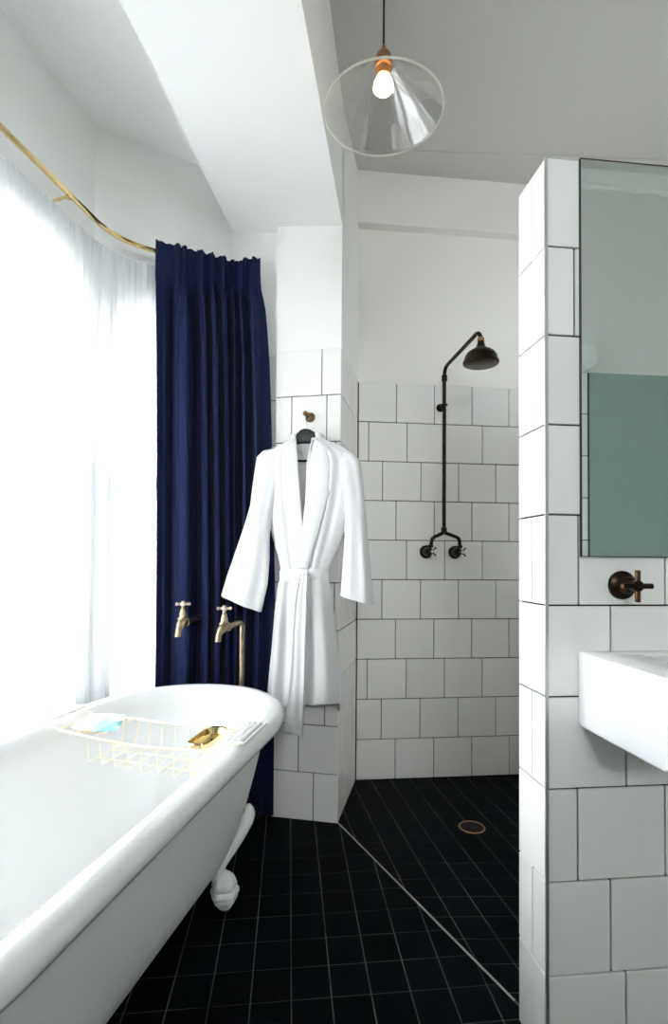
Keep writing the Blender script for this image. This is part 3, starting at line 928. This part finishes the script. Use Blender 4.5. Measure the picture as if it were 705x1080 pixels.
# shoulders: yoke closing the top
def sleeve(outer, inner, dep, flip, cuff_u=0.0):
    n_ = 60; m = MB(); rg = []
    to = np.linspace(0, 1, len(outer))
    ox = [p[0] for p in outer]; oy = [p[1] for p in outer]; ix = [p[0] for p in inner]; iy = [p[1] for p in inner]
    for i in range(n_+1):
        t = i/n_
        O_ = (np.interp(t, to, ox), np.interp(t, to, oy)); I_ = (np.interp(t, to, ix), np.interp(t, to, iy))
        a3, b3 = R(*O_, RU-.004-cuff_u*t), R(*I_, RU-.004-cuff_u*t)
        c_ = (a3+b3)/2; h_ = (a3-b3)/2
        d_ = float(np.interp(t, [0, .12, .3, .8, 1], dep))
        ring = []
        for k in range(56):
            a = 2*pi*k/56
            f_ = 1+.05*sin(3*a+4*t)+.03*sin(7*a+9*t)
            w_ = .004*sin(7*(cos(a)*1.0)+3*t+flip)*t
            ring.append(c_+h_*np.sign(cos(a))*abs(cos(a))**.8-U3*((d_*sin(a))*f_+w_))
        rg.append(ring)
    m.loft(rg, True, False)
    m.add(rg[0], [tuple(range(55, -1, -1))])
    # hem band and the inside of the sleeve
    inn = []
    for q_, s_ in ((1.0, 1.0), (.985, .93), (.93, .90), (.8, .86)):
        k = int(n_*q_); cc_ = sum(rg[k])/len(rg[k])
        inn.append([cc_+(p_-cc_)*s_ for p_ in rg[k]])
    m.loft(inn, True, False)
    m.add(inn[-1], [tuple(range(56))])
    # stitched hem ridge
    k = int(n_*.93); cc_ = sum(rg[k])/len(rg[k])
    return m.build('sleeve', TERRY, robe, smooth=70)
sleeve([(289, 473), (278, 475.5), (271.5, 482), (268, 505), (264.6, 533), (257.5, 557), (249, 581), (240.5, 605), (233.5, 627.5)],
       [(300, 480), (298, 492), (297, 505), (292, 525), (287, 545), (284.5, 566), (284.6, 590), (282.5, 617), (275.8, 645.5)],
       (.018, .026, .032, .032, .036), 0, .05)
sleeve([(362, 474), (373, 478), (380, 486), (383, 507), (385, 530), (387.5, 557), (389.7, 584), (392, 611), (394.2, 638)],
       [(352, 480), (352, 492), (353, 505), (358, 525), (362, 545), (364, 564), (362.5, 588), (361, 607), (359, 628)],
       (.018, .028, .034, .034, .038), 1.5)
# collar: shawl ribbons rolling out of the neck
def front_u(y): return RU-bi(y, 3)
def ribbon(inner, outer, lift0, lift1, m):
    n_ = 40; ti = np.linspace(0, 1, len(inner)); W = 14; rg = []
    for i in range(n_+1):
        t = i/n_
        I_ = [float(np.interp(t, ti, [p[k] for p in inner])) for k in (0, 1)]
        O_ = [float(np.interp(t, ti, [p[k] for p in outer])) for k in (0, 1)]
        ring = []
        for k in range(W+1):
            s_ = k/W; x = I_[0]+(O_[0]-I_[0])*s_; y = I_[1]+(O_[1]-I_[1])*s_
            yy = min(max(y, 463.5), 741)
            xl_, xr_ = bi(yy, 1), bi(yy, 2)
            fx = min(1, abs((x-(xl_+xr_)/2)/((xr_-xl_)/2)))
            uu = RU-bi(yy, 3)*(max(0, 1-fx**2.6))**.5
            lift = lift0+(lift1-lift0)*t
            uu -= lift*(.12+.88*sin(pi*min(1, .12+s_*.88))**.7)+.0035
            if y < 470: uu += (470-y)*.0018
            ring.append(R(x, y, uu))
        rg.append(ring)
    m.loft(rg, False, False)
m = MB()
ribbon([(311, 457), (312.5, 463), (313.5, 475), (314.5, 490), (316.5, 517), (319, 546), (320, 575), (319, 600)],
       [(306, 460), (302, 465), (297.5, 477), (296, 492), (298, 520), (304, 550), (309.5, 577), (313, 600)], .012, .006, m)
ribbon([(334.5, 455), (333, 462), (330, 474), (327.5, 487), (324, 517), (320.5, 546), (317.5, 575), (317, 600)],
       [(340, 458.5), (344, 463.5), (349, 476), (351, 492), (348, 520), (340, 550), (331, 577), (325, 600)], .014, .008, m)
cb = []
for k in range(13):                           # the band behind the neck
    t = k/12; a = pi*t
    x = 311+(334.5-311)*t; y0_ = 457+(455-457)*t+8.5*sin(a)
    uu = RU+.020*sin(a)
    cb.append([R(x, y0_, uu-.002), R(x, y0_+8, uu+.001), R(x, y0_+16, uu+.002)])
m.loft(cb, False, False)
co = m.build('collar', TERRY, robe, smooth=80)
md = co.modifiers.new('cloth', 'SOLIDIFY'); md.thickness = .006; md.offset = 0
# belt
m = MB(); rg = []
for (y, g_) in ((600, .0), (602, .004), (606, .005), (610, .004), (613, .0)):
    ring = []
    L, Rr = R(296.5, y, RU), R(346.5, y, RU)
    lv, rv = (L-N0) @ V3, (Rr-N0) @ V3; c_, hw = (lv+rv)/2, (lv-rv)/2
    for k in range(72):
        a = 2*pi*k/72; ca, sa = cos(a), sin(a)
        dd_ = (.053 if sa < 0 else .031)+g_
        ring.append(P(c_-np.sign(ca)*abs(ca)**.72*(hw+g_*.6), RU+np.sign(sa)*abs(sa)**.8*dd_, L[2]*.5+Rr[2]*.5+.004*sin(2.2*ca+1)+.0018*sin(9*a)))
    rg.append(ring)
m.loft(rg, True, False)
belt = m.build('belt', TERRY, robe, smooth=70)
m = MB()
kn = R(320.5, 605, RU-.058)
for (dx, dz, rx, rz_, ty) in ((0, 0, .017, .013, .013), (.009, -.004, .012, .016, .011), (-.010, .002, .014, .010, .011)):
    rgk = []
    for i in range(13):
        th = pi*i/12
        rgk.append([kn+V3*(dx+rx*sin(th)*cos(b))+np.array([0, 0, dz+rz_*cos(th)*1.0])-U3*(ty*sin(th)*sin(b)) for b in [2*pi*k/24 for k in range(24)]])
    m.loft(rgk[::-1], True, False)
m.build('knot', TERRY, belt, smooth=80)
def tail(cpts, hwpx, u_, tw):
    m = MB(); n_ = 60; rg = []
    tt = np.linspace(0, 1, len(cpts))
    for i in range(n_+1):
        t = i/n_; x = float(np.interp(t, tt, [p[0] for p in cpts])); y = float(np.interp(t, tt, [p[1] for p in cpts]))
        hw_ = hwpx*(.55+.45*min(1, t*4)); ring = []
        uu = u_-.010*sin(pi*min(1, t*1.1)*.6)
        ycl = min(max(y, 463.5), 735)
        for k in range(9):
            s_ = k/8*2-1
            ring.append(R(x+hw_*s_, y+1.4*s_*t, uu+.004*tw*s_*sin(3*t+1)+.003*cos(s_*3+tw)))
        rg.append(ring)
    m.loft(rg, False, False)
    o_ = m.build('belt_tail', TERRY, belt, smooth=80)
    md_ = o_.modifiers.new('cloth', 'SOLIDIFY'); md_.thickness = .006; md_.offset = 0
tail([(319, 606), (315.5, 630), (314, 660), (312.5, 690), (311, 715), (308.5, 740), (306, 760), (304.8, 772.5)], 5.0, RU-.069, 1)
tail([(321.5, 606), (319, 630), (317.5, 660), (316.5, 690), (316, 715), (315.2, 740), (314, 760), (312.8, 775.5)], 5.4, RU-.076, -1)

# ============================================================ SHOWER
SY = YB-.060
rz0 = at_Y(468.3, 559, SY); rz1 = at_Y(469.5, 388, SY)
shw = thing('exposed_shower', (rz0[0], YB, 0), 'dark bronze exposed shower with bell shaped head on the white tiled back wall', 'shower')
px_ = float((rz0[0]+rz1[0])/2)
zt_ = rz1[2]
hd = at_Y(507.5, 384, SY-.395)               # centre of the rose's lower rim
m = MB()
armz = float(at_Y(503, 352, SY-.385)[2])
pp = rounded([np.array([px_, SY, rz0[2]]), np.array([px_, SY, zt_]), np.array([hd[0]-.004, hd[1]+.0, armz+.012]), np.array([hd[0], hd[1], hd[2]+.11])], .045, 10)
m.tube(pp, .0093, 16)
m.build('riser_pipe', BRONZE, shw)
for z, hh in ((at_Y(469.3, 399, SY)[2], .016), (rz0[2]+.0, .014)):
    m = MB()
    m.lathe([(.0095, -hh), (.014, -hh+.002), (.0145, -.003), (.012, 0), (.0145, .003), (.014, hh-.002), (.0095, hh)], (px_, SY, z), (0, 0, 1), 24)
    m.build('pipe_collar', BRONZE, shw)
m = MB()     # wall clip
wz = float(at_Y(467, 427, SY)[2])
m.lathe([(.0, 0), (.020, 0), (.021, .004), (.012, .012), (.008, .02), (.008, .06)], (px_-.004, YB, wz), (0, -1, 0), 24)
m.tube([(px_+.0135*cos(a), SY+.0135*sin(a), wz) for a in [2*pi*k/20 for k in range(20)]], .0045, 8, closed=True)
m.build('wall_bracket', BRONZE, shw)
m = MB()     # bell-shaped rose
R_ = .0775
prof_ = [(.0, -.001), (R_*.93, -.001), (R_*.97, .001), (R_, .005), (R_*.995, .010), (R_*.95, .016), (R_*.93, .020), (R_*.88, .034), (R_*.76, .049), (R_*.56, .060), (R_*.36, .067), (R_*.25, .078), (R_*.20, .090), (.0150, .094), (.0150, .100), (.011, .103), (.0, .103)]
m.lathe(prof_, hd, (0, 0, 1), 48)
rose = m.build('shower_head', BRONZE, shw, smooth=50)
m = MB(); m.lathe([(.0105, .090), (.0155, .092), (.0162, .104), (.0155, .114), (.0105, .117)], hd, (0, 0, 1), 6)
m.build('swivel_nut', WORN, rose, smooth=20)
# yoke and valves
kl = at_Y(449.5, 582, YB); kr = at_Y(479.7, 582.6, YB)
yb_ = np.array([px_, SY, rz0[2]-.012])
for q_ in (kl, kr):
    s_ = np.sign(q_[0]-px_)
    end_ = np.array([q_[0]+.012, SY+.012, q_[2]+.030])
    m = MB()
    m.tube(bez([yb_, yb_+np.array([(end_[0]-yb_[0])*.45, 0, -.014]), yb_+np.array([(end_[0]-yb_[0])*.88, .004, -.030]), end_], 8), .0088, 14)
    m.lathe([(.009, -.010), (.0135, -.009), (.0135, .004), (.009, .006)], end_, (0, 0, 1), 6)
    m.build('yoke_arm', BRONZE, shw)
    m = MB()
    m.lathe([(0, 0), (.033, 0), (.0335, .006), (.030, .012), (.024, .016), (.021, .030), (.021, .060), (.017, .070), (.012, .082), (.008, .086), (.008, .098)], (q_[0], YB, q_[2]), (0, -1, 0), 32)
    vb = m.build('valve', BRONZE, shw)
    m = MB(); hc = np.array([q_[0], YB-.108, q_[2]])
    m.lathe([(.0, -.012), (.009, -.010), (.011, 0), (.0095, .008), (.0, .009)], hc, (0, -1, 0), 20)
    for k in range(4):
        a = k*pi/2+pi/4; d_ = np.array([cos(a), 0, sin(a)])
        m.tube([hc+d_*.006, hc+d_*.020, hc+d_*.027, hc+d_*.030], [.0034, .0032, .0044, .0015], 10)
    m.build('cross_handle', BRONZE, vb)
    m = MB(); m.lathe([(.0, .0), (.0075, .0), (.0075, .004), (.005, .006), (0, .006)], hc-np.array([0, .009, 0]), (0, -1, 0), 20)
    o = m.build('handle_cap', CERAMIC, vb); o['label'] = 'white ceramic handle cap'
dr = at_z(498, 872.5, 0)
drain = thing('floor_drain', dr, 'round dark bronze drain set in the black shower floor', 'drain')
m = MB(); m.lathe([(.047, .0005), (.048, .0025), (.053, .0025), (.0545, .0005)], dr, (0, 0, 1), 40, caps=False); m.build('drain_ring', WORN, drain)
m = MB(); m.lathe([(.0, .0006), (.047, .0006), (.047, .001), (.0, .0012)], dr, (0, 0, 1), 40)
m.build('drain_hole_shade', HOLESHADE, drain)  # flat disc; the shade down the drain is put into its black
m = MB()
for k in range(-3, 4):
    hw_ = sqrt(max(0, .046**2-(k*.0125)**2)); m.box((dr[0]-hw_, dr[1]+k*.0125-.0018, .0012), (dr[0]+hw_, dr[1]+k*.0125+.0018, .0024))
m.build('grate', BRONZE, drain)

# ============================================================ MIRROR, BASIN, TAP, BOX
mir = thing('wall_mirror', (.9, PY, 1.1), 'tall frameless wall mirror with a thin black edge above the basin', 'mirror')
MX0, MX1, MZ0, MZ1 = .672, 1.272, 1.108, 2.002
m = MB(); m.box((MX0+.001, PY-.0070, MZ0+.001), (MX1-.002, PY-.002, MZ1-.003)); m.build('mirror_glass', MIRROR, mir, smooth=None)
m = MB()
m.box((MX0-.0005, PY-.0072, MZ0), (MX0+.0012, PY, MZ1)); m.box((MX1-.002, PY-.0072, MZ0), (MX1+.001, PY, MZ1))
m.box((MX0-.0005, PY-.0072, MZ1-.0025), (MX1+.001, PY, MZ1)); m.box((MX0-.001, PY-.0072, MZ0-.0005), (MX1+.001, PY, MZ0+.001))
m.box((MX0, PY-.002, MZ0), (MX1, PY-.0005, MZ1-.002))
m.build('edge_frame', BLACK, mir, smooth=None)
# basin
bas = thing('wall_basin', (.92, PY, .735), 'white square wall hung ceramic basin fixed to the tiled partition', 'basin')
BX0, BX1, BY0, BY1, BZ0, BZ1 = .664, 1.184, .862, PY-.001, .735, .900
def rrect(x0, x1, y0, y1, z, r, n=6):
    out = []
    for cx_, cy_, a0 in ((x1-r, y1-r, 0), (x0+r, y1-r, pi/2), (x0+r, y0+r, pi), (x1-r, y0+r, 1.5*pi)):
        for k in range(n+1):
            a = a0+pi/2*k/n; out.append((cx_+r*cos(a), cy_+r*sin(a), z))
    return out
m = MB()
L = [rrect(BX0+.02, BX1-.02, BY0+.02, BY1, BZ0, .010), rrect(BX0+.006, BX1-.006, BY0+.006, BY1, BZ0+.002, .008), rrect(BX0, BX1, BY0, BY1, BZ0+.010, .007), rrect(BX0, BX1, BY0, BY1, BZ1-.006, .007),
     rrect(BX0+.002, BX1-.002, BY0+.002, BY1-.001, BZ1-.0015, .007), rrect(BX0+.006, BX1-.006, BY0+.006, BY1-.003, BZ1, .007),
     rrect(.770, 1.078, .894, 1.092, BZ1, .022), rrect(.774, 1.074, .898, 1.088, BZ1-.003, .024), rrect(.780, 1.068, .904, 1.082, BZ1-.06, .03), rrect(.80, 1.05, .92, 1.066, BZ1-.105, .035), rrect(.84, 1.01, .95, 1.04, BZ1-.112, .03)]
m.loft(L, True, True)
m.build('bowl', CERAMIC, bas, smooth=40)
m = MB(); m.lathe([(0, 0), (.020, 0), (.021, .002), (.016, .004), (0, .004)], (.924, .995, BZ1-.1118), (0, 0, 1), 28); m.build('waste', CHROME, bas)
# wall tap handle
tc_ = at_Y(655.5, 617, PY)
wt = thing('basin_tap_handle', tc_, 'dark bronze cross handle tap on the tile above the basin', 'tap')
m = MB()
m.lathe([(0, 0), (.0315, 0), (.032, .003), (.031, .008), (.026, .011), (.019, .013), (.018, .034), (.015, .038), (.012, .040), (.012, .060), (.009, .064), (0, .065)], tc_, (0, -1, 0), 40)
m.build('flange', BRONZE, wt)
m = MB(); hc = tc_+np.array([0, -.056, 0])
ax1 = np.array([1, 0, .0]); ax2 = np.array([0, 0, 1.0])
m.tube([hc-ax1*.034, hc-ax1*.033, hc+ax1*.033, hc+ax1*.034], [.0048, .0058, .0058, .0048], 18)
ch = m.build('cross_handle', BRONZE, wt)
m = MB(); m.tube([hc-ax2*.034, hc-ax2*.033, hc+ax2*.033, hc+ax2*.034], [.0048, .0058, .0058, .0048], 18)
m.build('upright_bar', COPPERDK, ch)['label'] = 'upright bar in mottled dark copper'  # dark copper with random mottling over the whole bar
m = MB()
m.lathe([(.0, 0), (.0046, 0), (.0046, .0015), (0, .002)], hc-ax1*.034, (-1, 0, 0), 16)
m.build('worn_tip', WORN, ch)['label'] = 'worn copper coloured tip'
# small white box seen in the mirror
bx = MB(); z0_, z1_ = 1.998, 2.10
bx.add([(1.335, YN, z1_), (1.476, YN, z1_), (1.476, YN+.07, z1_), (1.335, YN+.07, z1_), (1.335, YN, z0_+.018), (1.476, YN, z0_+.018), (1.476, YN+.07, z0_+.018), (1.335, YN+.07, z0_+.018),
        (1.335, YN, z0_), (1.448, YN, z0_), (1.448, YN+.045, z0_), (1.335, YN+.045, z0_)],
       [(0, 3, 2, 1), (0, 1, 5, 4), (1, 2, 6, 5), (2, 3, 7, 6), (3, 0, 4, 7), (4, 5, 9, 8), (5, 6, 10, 9), (6, 7, 11, 10), (7, 4, 8, 11), (8, 9, 10, 11)])
o = bx.build('wall_unit', PLASTIC, origin=(1.44, YN, z0_), smooth=None)
tag(o, 'small white box high on the opposite wall, seen in the mirror', 'wall unit')

# ============================================================ PENDANT
PZ = 1.5
def along(x, y, Z):
    d = ray(x, y); return EYE+d*(Z/(d @ fw))
pc = along(404.5, 118, PZ); ap = along(403, 60, PZ)
pend = thing('pendant_light', (pc[0], pc[1], CEIL), 'clear glass cone pendant lamp with brass holder hanging from a black cord', 'pendant lamp')
cx0, cy0, rimz = float(pc[0]), float(pc[1]), float(pc[2])
R_ = .163; topz = rimz+.135
m = MB(); m.tube([(cx0, cy0, topz+.045), (cx0, cy0, CEIL-.02)], .0032, 10); m.build('cord', RUBBER, pend)
m = MB(); m.lathe([(0, 0), (.045, 0), (.045, -.006), (.03, -.022), (.006, -.028), (0, -.028)], (cx0, cy0, CEIL), (0, 0, 1), 32); m.build('ceiling_rose', BRONZE, pend)
m = MB(); m.lathe([(.004, .052), (.0055, .050), (.0055, .040), (.012, .034), (.0195, .026), (.0235, .014), (.0245, .0), (.0245, -.012), (.018, -.013), (.018, -.035), (.0, -.035)], (cx0, cy0, topz), (0, 0, 1), 36)
m.build('lamp_holder', WORN, pend)
m = MB()
pr = [(.022, 0), (.032, -.004), (.040, -.012), (.060, -.034), (.085, -.062), (.112, -.090), (.138, -.113), (R_-.003, -.133), (R_, -.135)]
pr = [tuple(q) for q in bez([np.array(q) for q in pr], 4)]
m.lathe(pr, (cx0, cy0, topz), (0, 0, 1), 96, caps=False)
sh_ = m.build('glass_shade', SHADEGLASS, pend, smooth=80)
m = MB(); m.tube([(cx0+R_*cos(a), cy0+R_*sin(a), rimz) for a in [2*pi*k/96 for k in range(96)]], .0030, 10, closed=True)
m.build('shade_rim', RIMGLASS, sh_, smooth=80)
m = MB()
bp = [(.0, -.108), (.010, -.1065), (.020, -.101), (.027, -.092), (.030, -.080), (.028, -.067), (.021, -.053), (.014, -.043), (.013, -.035)]
bp = [(r*.9, h*.8) for r, h in bp]
m.lathe(bp, (cx0, cy0, topz), (0, 0, 1), 32, caps=False)
m.build('bulb', FILAMENT, pend, smooth=80)

pl = D.lights.new('bulb_light', 'POINT'); pl.energy = 6.5; pl.color = (1.0, 0.86, 0.68); pl.shadow_soft_size = 0.018
plo = D.objects.new('bulb_light', pl); COL.objects.link(plo); plo.parent = pend
plo.location = (0, 0, topz-.064-CEIL)
